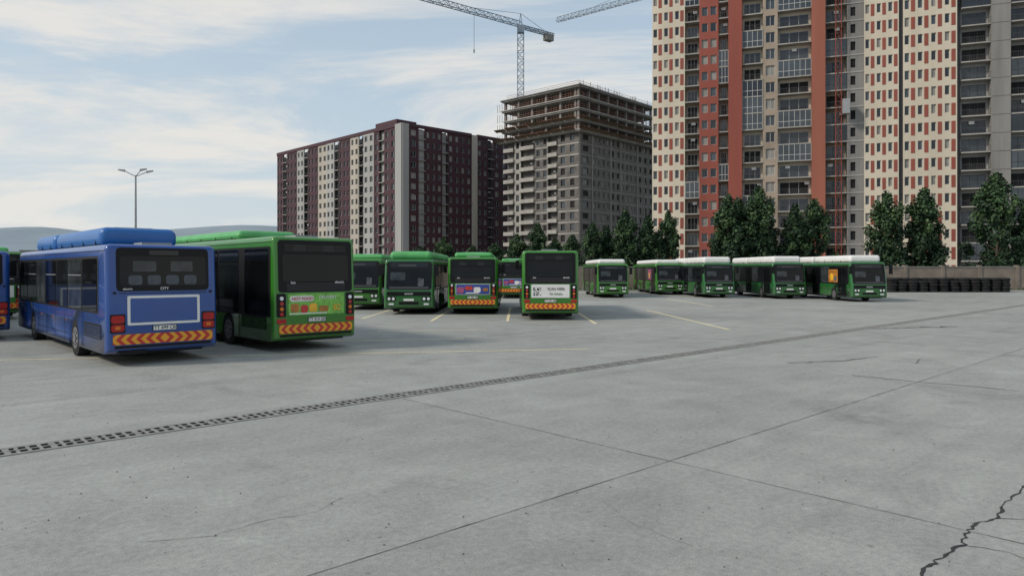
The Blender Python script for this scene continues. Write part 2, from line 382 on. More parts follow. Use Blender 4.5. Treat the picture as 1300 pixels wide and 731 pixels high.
            text('SCAN HERE', root, (.25, -.028, 1.42), (radians(90), 0, 0), .15, 'blackpl', 'ad_lettering')
            text('for tickets', root, (.25, -.028, 1.2), (radians(90), 0, 0), .14, 'dgreen', 'ad_lettering')
        rp(g, -1.13, 1.13, .52, .76, 'chev', .016, .02)
        rp(g, -.28, .28, .82, .95, 'blackpl', .012, .01); rp(g, -.26, .26, .83, .94, 'white', .018, .01)
        text(plate, root, (0, -.021, .885), (radians(90), 0, 0), .11, 'blackpl', 'plate_lettering')
        text('electric', root, (.72, .005, zk + .27), (radians(87), 0, 0), .10, 'white', 'rear_lettering')
        text('bus', root, (-.72, .005, zk + .27), (radians(87), 0, 0), .10, 'white', 'rear_lettering')
    rp(g, -1.1, 1.1, .43, .49, 'blackpl', .012, .01)
    g.obj('rear_panel', root)
    # --- front
    g = MB()
    fp(g, -1.15, 1.15, 1.26, H - .12, 'blackpl', .008, .14)
    fp(g, -1.10, 1.10, 1.30, H - .50, 'glass', .016, .12)
    fp(g, -.95, .95, H - .42, H - .18, 'glassb', .018, .04)
    fp(g, -.35, .55, H - .36, H - .27, 'dframe', .021, .01)
    fp(g, -1.12, 1.12, .96, 1.17, 'blackpl', .010, .06)
    fp(g, -.5, .5, .52, .66, 'blackpl', .010, .02)
    fp(g, -.26, .26, .70, .81, 'white', .014, .01)
    fp(g, -.22, .22, 1.02, 1.1, 'grey', .02, .02)
    for sx in (-1, 1):
        a, b_ = (.66, 1.12) if sx > 0 else (-1.12, -.66)
        fp(g, a, b_, .70, .92, 'blackpl', .012, .05)
        for q in (.12, .34):
            xc = a + q
            g.prism([(xc + .075 * cos(t * pi / 6), .81 + .075 * sin(t * pi / 6)) for t in range(12)],
                    lambda p: (p[0], L + .02, p[1]), lambda p: (p[0], L - .02, p[1]), 'whitel')
        fp(g, a + .1, b_ - .1, .50, .58, 'whitel', .012, .02)
    g.beam((-.1, L - .02, 1.32), (-.75, L - .13, 1.95), .012, 'blackpl'); g.beam((.15, L - .02, 1.32), (.85, L - .13, 1.9), .012, 'blackpl')
    fp(g, -1.0, 1.0, 1.31, 1.42, 'dframe', .019, .02)
    fp(g, -.75, -.45, 1.44, 1.85, 'seat', .018, .08)
    fp(g, .2, .95, 1.75, 2.15, 'glassc', .018, .08)
    for sx in (-1, 1):
        g.beam((sx * 1.15, L - .3, H - .25), (sx * 1.38, L + .18, H - .30), .022, 'blackpl', 6)
        g.box(sx * 1.40 - .11, sx * 1.40 + .11, L + .12, L + .22, H - .85, H - .30, 'blackpl')
    g.obj('front_panel', root)
    # --- roof pods
    g = MB()
    for (a, b_) in pods: g.box(-podw, podw, a, b_, H - .04, H + podh, pod)
    o = g.obj('roof_equipment', root, smooth=True, bevel=min(.20, podh * .6), wn=True)
    g = MB()
    for (a, b_) in pods:
        yy = a + .5
        while yy < b_ - .6:
            g.box(-podw - .004, podw + .004, yy, yy + .025, H + .02, H + podh * .35, 'blackpl'); yy += 1.35
        g.box(-podw * .5, podw * .5, a + .6, a + 1.5, H + podh - .01, H + podh + .03, 'grey')
        g.box(-podw - .01, podw + .01, a + .2, b_ - .2, H + .01, H + .04, 'blackpl')
    g.box(-.35, .35, .6, 1.3, H - .01, H + .07, 'grey')
    g.obj('roof_details', root)
    # --- wheels + underbody
    g = MB()
    g.box(-1.0, 1.0, .3, L - .3, .26, .95, 'blackpl')
    for yc in (y1, y2):
        for sx in (-1, 1):
            x0 = sx * 0.93; x1 = sx * 1.235
            g.beam((x0, yc, .48), (x1, yc, .48), .48, 'rubber', 28)
            g.beam((x1 - sx * .01, yc, .48), (x1 + sx * .004, yc, .48), .36, 'blackpl', 24)
            g.beam((x1, yc, .48), (x1 + sx * .010, yc, .48), .29, 'rim', 24)
            g.beam((x1 + sx * .005, yc, .48), (x1 + sx * .03, yc, .48), .12, 'rim', 12)
            for t in range(8):
                an = t * pi / 4
                g.beam((x1 + sx * .008, yc + .2 * cos(an), .48 + .2 * sin(an)), (x1 + sx * .016, yc + .2 * cos(an), .48 + .2 * sin(an)), .035, 'blackpl', 8)
    g.obj('wheels', root, smooth=True)
    return root

TH = radians(43)
e1 = Vector((cos(TH), sin(TH))); e2 = Vector((-sin(TH), cos(TH)))
def rear_left(A, off1=1.275): return Vector(A) + e1 * off1

Ab = Vector((-9.44, 16.5))
bus(rear_left(Ab), TH, 'blue', 'bluelt', H=2.90, podh=.50, pods=((2.0, 7.4), (7.7, 10.6)), rear='blue', podw=.95)
Ag = Vector((-6.51, 19.4))
bus(rear_left(Ag), TH, 'green', 'greenlt', H=3.22, podh=.30, pods=((3.2, 9.4),), rear='ad', ad='food', nbig=True, plate='TT 414 GR')
bus(Vector((-16.55, 23.4)) - e1 * 1.275, TH, 'blue', 'bluelt', H=2.90, podh=.42, rear='blue', plate='TT 702 CB')
bus(rear_left(Ab + e1 * -1.0 + e2 * 21), TH, 'green', 'greenlt', H=3.1, rear='ad', plate='TT 381 GR')
def front_bus(xl, y, **k): return bus((xl + 1.275, y + 12), pi + radians(k.pop('turn', 0)), **k)
front_bus(-9.95, 40.0, paint='green', pod='greenlt', H=2.9, podh=.32)
front_bus(-6.52, 36.0, paint='dgreen', pod='greenlt', H=2.82, podh=.42, pods=((1.0, 4.6), (5.0, 11.3)), podw=1.08)
bus((-.72 - 1.275, 36.0), 0, 'green', 'greenlt', H=2.92, podh=.26, rear='ad', ad='blue', pods=((.7, 7.5),), plate='TT 455 GR')
bus((.46 + 1.275, 32.0), 0, 'green', 'green', H=3.15, podh=.05, rear='ad', ad='qr', pods=((2.2, 9.6),), plate='TT 431 GR')
bus((.15, 56.0), 0, 'green', 'greenlt', H=2.98, podh=.2, rear='ad', ad='blue', plate='TT 431 GR')
front_bus(6.85, 57, paint='green', pod='white', H=2.75, podh=.38, pods=((1, 11.3),), podw=1.1)
front_bus(15.4, 57, paint='dgreen', pod='white', H=2.80, podh=.52, pods=((1, 5), (5.4, 11.4)), podw=1.1)
front_bus(20.3, 55, paint='dgreen', pod='white', H=2.82, podh=.52, pods=((1, 5), (5.4, 11.4)), podw=1.1)
front_bus(23.95, 50, paint='dgreen', pod='white', H=2.82, podh=.50, sidead='adorange', pods=((1, 5), (5.4, 11.4)), podw=1.1)  # orange side panel is a painted window reflection, not an advert
front_bus(13.0, 64, paint='green', pod='white', H=2.8, podh=.4, sidead='adpink', pods=((1, 11),), podw=1.1)

# ---------------------------------------------------------------- ground
g = MB(); g.quad([(-6000, -600, -.004), (6000, -600, -.004), (6000, 9000, -.004), (-6000, 9000, -.004)], 'ground'); g.obj('ground', recalc=False)
yard = empty('concrete_yard')
g = MB(); g.quad([(-110, -30, 0), (110, -30, 0), (110, 78, 0), (-110, 78, 0)], 'yard'); g.obj('slab_surface', yard, recalc=False)
J = Vector((1.89, 8.52))
g = MB(); rnd = random.Random(11)
def strip(g, pts, wd, z, k, jit=0.0):
    L_, R_ = [], []
    for i, p in enumerate(pts):
        a = Vector(pts[max(0, i - 1)]); b_ = Vector(pts[min(len(pts) - 1, i + 1)]); t = (b_ - a).normalized(); nn = Vector((-t.y, t.x))
        w = wd if not callable(wd) else wd(i / (len(pts) - 1))
        w *= 1 + rnd.uniform(-jit, jit)
        L_.append(Vector(p) + nn * w / 2); R_.append(Vector(p) - nn * w / 2)
    n = len(pts)
    g.add([(p.x, p.y, z) for p in L_] + [(p.x, p.y, z) for p in R_], [(i, n + i, n + i + 1, i + 1) for i in range(n - 1)], k)
def wob(a, b_, step, amp):
    a = Vector(a); b_ = Vector(b_); n = max(2, int((b_ - a).length / step)); t = (b_ - a).normalized(); nn = Vector((-t.y, t.x)); o = []; q = 0
    for i in range(n + 1):
        q = q * .8 + rnd.uniform(-amp, amp); o.append(a.lerp(b_, i / n) + nn * q)
    return o
for k in range(-3, 6):
    if k == 1: continue
    P0 = J + e2 * (5.93 * k)
    strip(g, wob(P0 - e1 * 30, P0 + e1 * 45, .25, .003), .010 if k == 0 else .008, .004, 'seam', .6)
for k in range(-2, 4):
    P0 = J + e1 * (12 * k)
    strip(g, wob(P0 - e2 * 25, P0 + e2 * 5.6, .25, .003), .010 if k == 0 else .008, .0044, 'seam', .6)
g.obj('expansion_joints', yard, recalc=False)
g = MB()
def jag(pts, sub, amp):
    out = []
    for i in range(len(pts) - 1):
        a = Vector(pts[i]); b_ = Vector(pts[i + 1]); t = (b_ - a); nn = Vector((-t.y, t.x)).normalized()
        for j in range(sub): out.append(a.lerp(b_, j / sub) + nn * rnd.uniform(-amp, amp) * (j > 0))
    out.append(Vector(pts[-1])); return out
main = [(5.9, 7.9), (5.36, 7.45), (4.82, 6.95), (4.48, 6.55), (4.21, 6.43), (3.91, 6.12), (3.76, 5.91), (3.38, 5.63), (3.13, 5.40), (2.9, 5.0), (2.5, 4.5)]
strip(g, jag(main, 7, .024), .022, .004, 'crack', .75)
strip(g, jag([(4.48, 6.55), (4.9, 6.5), (5.4, 6.3)], 6, .02), .009, .0044, 'crack', .6)
strip(g, jag([(3.76, 5.91), (4.0, 5.8), (4.1, 5.6)], 5, .02), .006, .0044, 'crack', .6)
strip(g, jag([(-1.71, 7.14), (-1.87, 6.72), (-2.24, 6.51), (-2.58, 6.12), (-3.1, 6.0)], 6, .02), .005, .004, 'seam', .6)
strip(g, jag([(6.77, 17.4), (8.2, 17.8), (9.64, 18.65)], 8, .05), lambda t: .07 * sin(pi * min(1, t + .05)) + .012, .004, 'crack', .5)
strip(g, jag([(7.38, 15.4), (8.2, 14.6), (9.09, 13.9), (9.6, 13.4)], 8, .04), .035, .004, 'seam', .6)
strip(g, jag([(9.9, 17.4), (10.5, 18.2)], 6, .04), .03, .004, 'seam', .6)
strip(g, jag([(13.5, 27.4), (15.4, 27.8), (18, 28.6)], 8, .1), .16, .0046, 'crack', .6)
strip(g, jag([(1.5, 5.9), (1.1, 6.4), (.9, 7.1)], 6, .02), .003, .004, 'seam', .5)
g.obj('surface_cracks', yard, recalc=False)
g = MB()
def pl(a, b_, w=.13): strip(g, wob(a, b_, 1.0, .002), w, .0048, 'line', .12)
pl((-16, 17.5), (2.23, 20.5), .10); pl((-10.5, 22.0), (-1.6, 23.5), .12)
pl((-3.6, 31.5), (-3.5, 43)); pl((-.2, 31.5), (-.1, 43)); pl((3.55, 30), (3.45, 43)); pl((8.3, 27), (7.6, 40)); pl((-7.0, 33), (-6.9, 44))
pl((12.5, 44), (12.2, 56)); pl((-5.0, 26.4), (-1.0, 27), .12)
g.obj('bay_markings', yard, recalc=False)
dr = empty('drainage_channel')
g = MB(); D0 = Vector((-6.4, 8.9)); D0 = D0 - e1 * 4
g.frame(tuple(D0), tuple(e1), tuple(e2))
Ld = 62; wd = .17
g.box(0, Ld, -wd, wd, .0006, .004, 'slot')  # black sheet stands in for the shade inside the channel
g.box(0, Ld, -wd - .06, -wd + .012, .001, .012, 'iron'); g.box(0, Ld, wd - .012, wd + .06, .001, .012, 'iron')
g.box(0, Ld, -.018, .018, .0042, .0125, 'iron')
u = 0
while u < Ld:
    dz = rnd.uniform(-.001, .001)
    for j in range(4):
        w_ = .040 if j else .07
        g.box(u + j * .125, u + j * .125 + w_, -wd + .013, -.019, .0045, .0115 + dz, 'iron')
        g.box(u + j * .125, u + j * .125 + w_, .019, wd - .013, .0045, .0115 + dz, 'iron')
    u += .501
g.obj('iron_grating', dr)
g = MB()
for i in range(420):
    y = 4.5 + 18 * rnd.random() ** 1.6; x = rnd.uniform(-.8, .8) * y
    r = rnd.uniform(.004, .012); z = .004
    vs = [(x + r * cos(t * 1.257 + i) * rnd.uniform(.7, 1.2), y + r * sin(t * 1.257 + i) * rnd.uniform(.7, 1.2), z) for t in range(5)] + [(x, y, z + r * .9)]
    g.add(vs, [(t, (t + 1) % 5, 5) for t in range(5)], 'stone')
g.obj('loose_grit')

# ---------------------------------------------------------------- buildings
brnd = random.Random(5)
def wallwin(g, u0, u1, w, z0, nf, fh, cols, sill, head, wall, dep=.28, glass=('win1', 'win1', 'win2', 'win3'), frame='frame', mull=1, spand=None, zbase=None, fw=.07):
    zt = z0 + nf * fh; zb = z0 if zbase is None else zbase
    edges = [u0] + [c for cc in cols for c in cc] + [u1]
    for i in range(0, len(edges), 2):
        if edges[i + 1] - edges[i] > .01: g.box(edges[i], edges[i + 1], w - .4, w, zb, zt, wall)
    for (a, b_) in cols:
        g.box(a, b_, w - .4, w - .003, zb, z0 + sill, spand or wall)
        for k in range(nf):
            zz = z0 + k * fh
            zn = zz + fh + sill if k < nf - 1 else zt
            g.box(a, b_, w - .4, w - .003, zz + head, zn, spand or wall)
            g.box(a, b_, w - dep - .1, w - dep, zz + sill, zz + head, brnd.choice(glass))
            if frame:
                for q in range(mull + 1 + 1):
                    uu = a + (b_ - a - fw) * q / (mull + 1)
                    g.box(uu, uu + fw, w - dep + .002, w - dep + .06, zz + sill, zz + head, frame)
                g.box(a + .001, b_ - .001, w - dep + .004, w - dep + .07, zz + sill, zz + sill + fw, frame)
                g.box(a + .001, b_ - .001, w - dep + .004, w - dep + .07, zz + head - fw, zz + head, frame)
def balcony(g, u0, u1, w, z0, nf, fh, back, slab='conclt', rail='dframe', rec=1.3, out=.35, glass=('win1', 'win2', 'void'), glazed=0.0, frame='frame', step=.28, solid=None):
    zt = z0 + nf * fh
    wd = (u1 - u0)
    g.box(u0, u1, w - rec - .4, w - rec, z0, zt, back)
    for k in range(nf):
        zz = z0 + k * fh
        g.box(u0 + .01, u1 - .01, w - rec + .001, w + out, zz - .09, zz + .11, slab)
        nb = max(1, int(wd / 3.2))
        for i in range(nb):
            a = u0 + wd * i / nb + .35; b_ = u0 + wd * (i + 1) / nb - .45
            g.box(a, b_, w - rec + .002, w - rec + .05, zz + .15, zz + 2.45, brnd.choice(glass))
            if frame:
                for q in range(4):
                    uu = a + (b_ - a - .06) * q / 3; g.box(uu, uu + .06, w - rec + .051, w - rec + .09, zz + .15, zz + 2.45, frame)
                g.box(a, b_, w - rec + .052, w - rec + .085, zz + 2.39, zz + 2.46, frame)
        if brnd.random() < glazed:
            g.box(u0 + .03, u1 - .03, w + out - .12, w + out - .08, zz + .12, zz + fh - .1, brnd.choice(('win1', 'win2')))
            nq = max(3, int(wd / .9))
            for q in range(nq + 1):
                uu = u0 + .03 + (wd - .13) * q / nq; g.box(uu, uu + .07, w + out - .079, w + out - .03, zz + .12, zz + fh - .1, frame or 'dframe')
            g.box(u0 + .03, u1 - .03, w + out - .078, w + out - .035, zz + 1.1, zz + 1.18, frame or 'dframe')
        elif solid:
            g.box(u0 + .02, u1 - .02, w + out - .1, w + out - .02, zz + .12, zz + 1.0, solid)
        else:
            g.box(u0 + .02, u1 - .02, w + out - .08, w + out - .03, zz + 1.05, zz + 1.12, rail)
            g.box(u0 + .02, u1 - .02, w + out - .07, w + out - .04, zz + .18, zz + .22, rail)
            uu = u0 + .05
            while uu < u1 - .05: g.box(uu, uu + .045, w + out - .069, w + out - .041, zz + .2, zz + 1.06, rail); uu += step
        if brnd.random() < .25:
            a = brnd.uniform(u0 + .2, u1 - 1.0); g.box(a, a + .8, w - rec + .1, w - rec + .45, zz + 1.9, zz + 2.4, 'white')
def evencols(u0, u1, n, frac=.5):
    w = (u1 - u0) / n; return [(u0 + w * i + w * (1 - frac) / 2, u0 + w * (i + 1) - w * (1 - frac) / 2) for i in range(n)]

# -- building 1
b1 = empty('purple_apartment_building')
C = (-33.0, 213.0); dl = (-.70, .714); nl = (-.714, -.70); drr = (.735, .678); nr = (.678, -.735)
NF = 14; FH = 3.25
g = MB(); g.frame(C, dl, nl)
secs = [(0, 3.2, 'lgrey', 0), (3.2, 9.5, 'purple', 2), (9.5, 12.2, None, 1), (12.2, 15, 'purple', 1), (15, 21, 'lgrey', 2), (21, 24, None, 1), (24, 29, 'cream', 2),
        (29, 36, 'purple', 3), (36, 39, None, 1), (39, 44, 'lgrey', 2), (44, 50, 'cream', 2), (50, 57, 'purple', 3), (57, 60, None, 1), (60, 65, 'lgrey', 2), (65, 73, 'purple', 3), (73, 76, None, 1), (76, 81, 'purple', 2)]
for (a, b_, k, n) in secs:
    off = 0.0 if k != 'lgrey' else .15
    if k is None: balcony(g, a, b_, 0, 0, NF, FH, 'cream' if a > 30 else 'purple', slab='conclt', step=.6)
    elif n == 0: g.box(a, b_, -.4, .4, 0, NF * FH + .8, k)
    else: wallwin(g, a, b_, off, 0, NF, FH, evencols(a, b_, n, .52), .75, 2.5, k, glass=('win1', 'win1', 'win2', 'win1'))
g.box(3.2, 81, -.5, .25, NF * FH, NF * FH + 1.1, 'purple')
g.box(3.6, 15, -8, -.51, NF * FH, NF * FH + 2.6, 'purple')
for k in range(NF): g.box(81, 82.6, -7, -1, k * FH + 1, k * FH + 1.15, 'conclt'); g.box(82.4, 82.6, -7, -1, k * FH + 1.15, k * FH + 2.1, 'lgrey')
g.box(.3, 81, -17, -2.3, 0, NF * FH - .3, 'lgrey')
g.frame(C, drr, nr)
secs = [(0, 2.2, 'lgrey', 0), (2.2, 6, 'purple', 1), (6, 8.4, None, 1), (8.4, 15, 'purple', 3), (15, 17.2, None, 1), (17.2, 27, 'purple', 4), (27, 29.2, 'cream', 0), (29.2, 34, 'purple', 2), (34, 36.4, None, 1), (36.4, 46, 'purple', 3)]
for (a, b_, k, n) in secs:
    if k is None: balcony(g, a, b_, 0, 0, NF, FH, 'purple', slab='lgrey', step=.6)
    elif n == 0: g.box(a, b_, -.4, .35, 0, NF * FH + (.6 if a else .8), k)
    else: wallwin(g, a, b_, 0, 0, NF, FH, evencols(a, b_, n, .5), .75, 2.5, k, glass=('win1', 'win1', 'win2', 'win3'))
g.box(2.2, 26.9, -.5, .22, NF * FH, NF * FH + 1.0, 'purple'); g.box(29.3, 46, -.5, .22, NF * FH, NF * FH + 1.0, 'purple')
g.box(.5, 45.9, -16, -2.31, 0, NF * FH - .25, 'lgrey')
for i in range(14):
    a = 3 + brnd.random() * 40; g.box(a, a + .5, -6, -5.5, NF * FH - .2, NF * FH + 1.4 + brnd.random(), 'grey')
g.obj('facades_and_roof', b1)

# -- building 2
b2 = empty('unfinished_apartment_building')
Cc = (18.3, 194.0); d2l = (-.732, .681); n2l = (-.681, -.732); d2r = (.681, .732); n2r = (.732, -.681)
fh = 3.1
g = MB()
g.frame(Cc, d2l, n2l)
G2 = ('void', 'void', 'win1', 'win2')
wallwin(g, 0, 7.5, 0, 0, 13, fh, evencols(.6, 7.3, 2, .45), .7, 2.5, 'block', glass=G2, frame=None)
balcony(g, 7.5, 11, 0, 0, 13, fh, 'block', slab='conclt', step=.8, frame=None, out=.6, solid='conclt')
wallwin(g, 11, 16, 0, 0, 13, fh, evencols(11, 16, 2, .5), .7, 2.5, 'block', glass=G2, frame='frame', mull=0)
balcony(g, 16, 21.5, 0, 0, 13, fh, 'conclt', slab='conclt', step=.8, frame=None, out=.7, solid='conclt')
wallwin(g, 21.5, 24, 0, 0, 13, fh, evencols(21.5, 24, 1, .5), .7, 2.5, 'conclt', glass=G2, frame=None)
balcony(g, 24, 28, 0, 0, 13, fh, 'block', slab='conclt', step=.8, frame=None, out=.7, solid='conclt')
for k in range(1, 14):
    for a, b_ in ((0, 7.48), (11.02, 15.98), (21.52, 23.98)): g.box(a, b_, .001, .09, k * fh - .35, k * fh - .02, 'conclt')
g.frame(Cc, d2r, n2r)
for (a, b_, n, fr) in ((.1, 6, 1, None), (6, 15, 4, 'frame'), (15, 20, 2, None), (20, 29, 4, 'frame'), (29, 38, 3, None)):
    wallwin(g, a, b_, 0, 0, 13, fh, evencols(a, b_, n, .42), .85, 2.35, 'block', glass=G2 if not fr else ('win2', 'win3', 'void', 'win1'), frame=fr, mull=0)
for k in range(1, 14): g.box(.02, 38, .001, .08, k * fh - .3, k * fh - .04, 'conc')
for uu in (.3, 6, 15, 20, 29): g.box(uu - .25, uu + .25, .081, .14, 0, 13 * fh, 'conc')
g.box(1, 37.6, -27, -2, 0, 13 * fh - .1, 'block')
for k in range(13, 18):
    z = k * fh; ex = 1.5 if k == 13 else (.9 if k in (14, 16) else .4)
    if k == 17: ex = 1.0
    g.box(-ex, 38 + ex, -28 - ex, ex, z - .12, z + .14, 'conclt' if k != 17 else 'conc')
    g.box(-ex + .3, 38 + ex - .3, -28 - ex + .3, ex - .3, z - .5, z - .121, 'conc')
    if k < 17:
        zt = z + fh - .5
        for i in range(9):
            u_ = .3 + i * 4.6
            g.box(u_, u_ + .55, -.85, -.25, z + .14, zt, 'conc')
            if k == 16 and i < 8 or (i < 8 and brnd.random() < .22):
                g.box(u_ + .56, u_ + 4.59, -2.4, -2.2, z + .141, z + (1.2 if brnd.random() < .5 else fh - .51), 'block')
            for q in range(4):
                uu = u_ + .7 + q * 1.0 + brnd.uniform(-.15, .15); g.box(uu, uu + .09, -.5, -.41, z + .14, zt, 'plank' if q % 2 else 'steelred')
        for i in range(6):
            w_ = -.3 - i * 5.3
            g.box(.3, .85, w_ - .6 - .9, w_ - .901, z + .14, zt, 'conc')
            if brnd.random() < .3: g.box(1.9, 2.1, w_ - 4.6, w_ - 1.6, z + .141, z + (1.3 if brnd.random() < .6 else fh - .51), 'block')
            for q in range(4):
                ww = w_ - 1.9 - q * .95; g.box(.5, .59, ww, ww + .09, z + .14, zt, 'plank' if q % 2 else 'steelred')
        g.box(10, 30, -20, -9, z + .141, zt, 'void')
        col = 'net' if k < 15 else 'steelred'
        for zz in (.5, 1.05):
            g.box(-ex, 38, ex - .08, ex - .03, z + zz, z + zz + .08, col); g.box(-ex + .03, -ex + .08, -28, ex - .09, z + zz, z + zz + .08, col)
        for i in range(20):
            g.box(-ex + i * 2, -ex + i * 2 + .07, ex - .15, ex - .09, z + .14, z + 1.3, col)
            if i < 14: g.box(-ex + .09, -ex + .15, -i * 2 - .3, -i * 2 - .23, z + .14, z + 1.3, col)
        if k in (13, 14):
            for i in range(9):
                a = -ex + i * 4.4
                zo = z + brnd.uniform(.25, .55)
                g.quad([g.P(a, ex, z), g.P(a + 4.2, ex, z), g.P(a + 4.2, ex + 1.3, zo + .3), g.P(a, ex + 1.3, zo + .2)], 'plank')
                if i < 7:
                    c = -i * 4.4
                    g.quad([g.P(-ex, c, z), g.P(-ex, c - 4.2, z), g.P(-ex - 1.3, c - 4.2, zo + .3), g.P(-ex - 1.3, c, zo + .2)], 'plank')
z = 17 * fh + .14
for i in range(90):
    u_ = brnd.uniform(0, 38); w_ = brnd.choice([0, -.3, -27, -13, brnd.uniform(-27, 0)])
    g.box(u_, u_ + .09, w_ - .09, w_, z, z + brnd.uniform(.6, 1.9), 'steelred' if i % 3 else 'conc')
for zz in (.6, 1.1):
    g.box(-.3, 38, -.1, -.02, z + zz, z + zz + .07, 'steelred'); g.box(-.3, -.22, -27, -.11, z + zz, z + zz + .07, 'steelred')
g.box(10, 20, -16, -9, z, z + 2.2, 'block'); g.box(9.5, 20.5, -16.5, -8.5, z + 2.2, z + 2.5, 'conclt')
g.obj('frame_and_infill', b2)

# -- building 3
b3 = empty('terracotta_apartment_tower')
P0 = (27.7, 140.0); dt = (.938, -.346); nt = (-.346, -.938)
NF = 25; fh = 3.1; Z0 = 0.6
def stripes(g, u0, u1, w, ncol):
    ww = (u1 - u0) / ncol
    cols = [(u0 + ww * i + ww * .10, u0 + ww * i + ww * .46) for i in range(ncol)]
    wallwin(g, u0, u1, w, Z0, NF, fh, cols, .85, 2.45, 'tcream', frame='frame', mull=0, glass=('win1', 'win2', 'win3', 'win1'), zbase=0)
    for k in range(NF):
        for i in range(ncol):
            a = u0 + ww * i + ww * .58
            z = Z0 + k * fh
            g.box(a, a + ww * .30, w + .001, w + .05, z + .35, z + 2.45, 'tred')
g = MB(); g.frame(P0, dt, nt)
stripes(g, 0, 6.3, 0, 3)
balcony(g, 6.3, 9.05, -.3, Z0, NF, fh, 'tbeige', step=.35, glazed=.2)
wallwin(g, 9.05, 12.6, .3, Z0, NF, fh, [(9.5, 10.6), (11.1, 12.2)], .75, 2.4, 'tred', frame='frame', mull=0, glass=('win3', 'win2', 'win1'), zbase=0)
balcony(g, 12.6, 14.45, -.2, Z0, NF, fh, 'tbeige', step=.35, glazed=.3, frame='frame')
g.box(14.45, 16.9, -2.4, .8, 0, Z0 + NF * fh + 1, 'tred')
balcony(g, 16.9, 20.6, 0, Z0, NF, fh, 'tcream', step=.35, glazed=.35)
wallwin(g, 20.6, 23.2, .2, Z0, NF, fh, [(21.1, 22.7)], .6, 2.5, 'tbeige', frame='frame', mull=1, zbase=0)
balcony(g, 23.2, 29, 0, Z0, NF, fh, 'tcream', step=.35, glazed=.35)
g.box(29, 31.3, -2.4, .8, 0, Z0 + NF * fh + 1, 'torange')
balcony(g, 31.3, 34.9, -.3, Z0, NF, fh, 'tbeige', step=.35, glazed=.15, frame=None)
wallwin(g, 34.9, 37.7, -.1, Z0, NF, fh, [(35.5, 36.3)], .8, 2.4, 'conc', frame=None, glass=('void',), zbase=0)
for k in range(NF): g.box(34.9, 37.7, -.099, -.02, Z0 + k * fh - .12, Z0 + k * fh + .12, 'conclt')
stripes(g, 37.7, 43.2, .1, 3)
g.box(43.2, 43.9, -1.2, -.4, 0, Z0 + NF * fh, 'dframe')
stripes(g, 43.9, 52.1, .1, 4)
g.box(52.1, 52.8, -2.4, -.9, 0, Z0 + NF * fh, 'dframe')
balcony(g, 52.8, 57.1, -.3, Z0, NF, fh, 'lgrey', step=.35, glazed=.2, frame='dframe')
g.box(57.1, 59.9, -2.4, .2, 0, Z0 + NF * fh + .5, 'conc')
for k in range(NF): g.box(57.1, 59.9, .201, .23, Z0 + k * fh - .05, Z0 + k * fh + .02, 'block')
balcony(g, 59.9, 64, -.3, Z0, NF, fh, 'lgrey', step=.35, glazed=.3, frame='dframe')
wallwin(g, 64, 76, .1, Z0, NF, fh, evencols(64, 76, 4, .45), .8, 2.4, 'lgrey', frame='dframe', zbase=0)
g.box(.3, 75.8, -18, -2.45, 0, Z0 + NF * fh - .3, 'tcream')
g.box(0, 76, -18, .0, Z0 + NF * fh + .02, Z0 + NF * fh + .6, 'conc')
g.obj('facade', b3)
def lattice(g, p, q, w, h, n, k, r=.09, tri=False, updir=None):
    p = Vector(p); q = Vector(q); a = (q - p).normalized(); up = Vector(updir) if updir else Vector((0, 0, 1))
    x = a.cross(up).normalized(); y = up
    cs = [(-w / 2, 0), (w / 2, 0), (0, h)] if tri else [(-w / 2, -h / 2), (w / 2, -h / 2), (w / 2, h / 2), (-w / 2, h / 2)]
    for c in cs: g.beam(p + x * c[0] + y * c[1], q + x * c[0] + y * c[1], r, k)
    m = len(cs)
    for i in range(n):
        A = p.lerp(q, i / n); B = p.lerp(q, (i + 1) / n)
        for j in range(m):
            c0 = cs[j]; c1 = cs[(j + 1) % m]
            if (i % 2): c0, c1 = c1, c0
            g.beam(A + x * c0[0] + y * c0[1], B + x * c1[0] + y * c1[1], r * .6, k)
            g.beam(A + x * c0[0] + y * c0[1], A + x * c1[0] + y * c1[1], r * .5, k)
h = empty('construction_hoist'); g = MB(); g.frame(P0, dt, nt)
b_ = g.P(33.4, 1.6, 0); lattice(g, b_, (b_[0], b_[1], 79), .95, .95, 44, 'hoist', .045, updir=(dt[0], dt[1], 0))
for k in range(1, 12): g.box(33.3, 33.5, -.3, 1.1, Z0 + k * 6.2, Z0 + k * 6.2 + .12, 'hoist')
g.box(34.0, 35.2, 1.0, 2.4, 30, 32.6, 'grey')
g.obj('mast', h)

# ---------------------------------------------------------------- cranes
c1 = empty('tower_crane'); g = MB()
base = Vector((2.8, 230, 0)); zt = 81
lattice(g, base, base + Vector((0, 0, zt)), 2.0, 2.0, 40, 'craneblue', .17, updir=(0, 1, 0))
jd = Vector((-.783, -.622, 0))
jp = base + Vector((0, 0, zt))
lattice(g, jp, jp + jd * 56, 1.5, 1.7, 34, 'craneblue', .13, tri=True)
lattice(g, jp, jp - jd * 14, 1.5, .7, 7, 'craneblue', .16)
apex = jp + Vector((0, 0, 4.2))
for dx in (-.6, .6): g.beam(jp + Vector((dx, dx, 0)), apex, .14, 'craneblue')
g.beam(apex, jp + jd * 20 + Vector((0, 0, 1.6)), .07, 'craneblue'); g.beam(apex, jp - jd * 12.5, .07, 'craneblue')
g.beam(jp - jd * 10.5 + Vector((0, 0, -1.2)), jp - jd * 13.5 + Vector((0, 0, -1.2)), 1.5, 'conc')
g.box(base.x - 1, base.x + 1.1, base.y - 2.4, base.y - .9, zt - 2.6, zt - .2, 'craneblue')
hk = jp + jd * 18.5
g.beam(hk, hk - Vector((0, 0, 11)), .07, 'blackpl'); g.beam(hk - Vector((0, 0, 11)), hk - Vector((0, 0, 12)), .3, 'craneblue')
g.obj('mast_and_jib', c1)
c2 = empty('tower_crane'); g = MB()
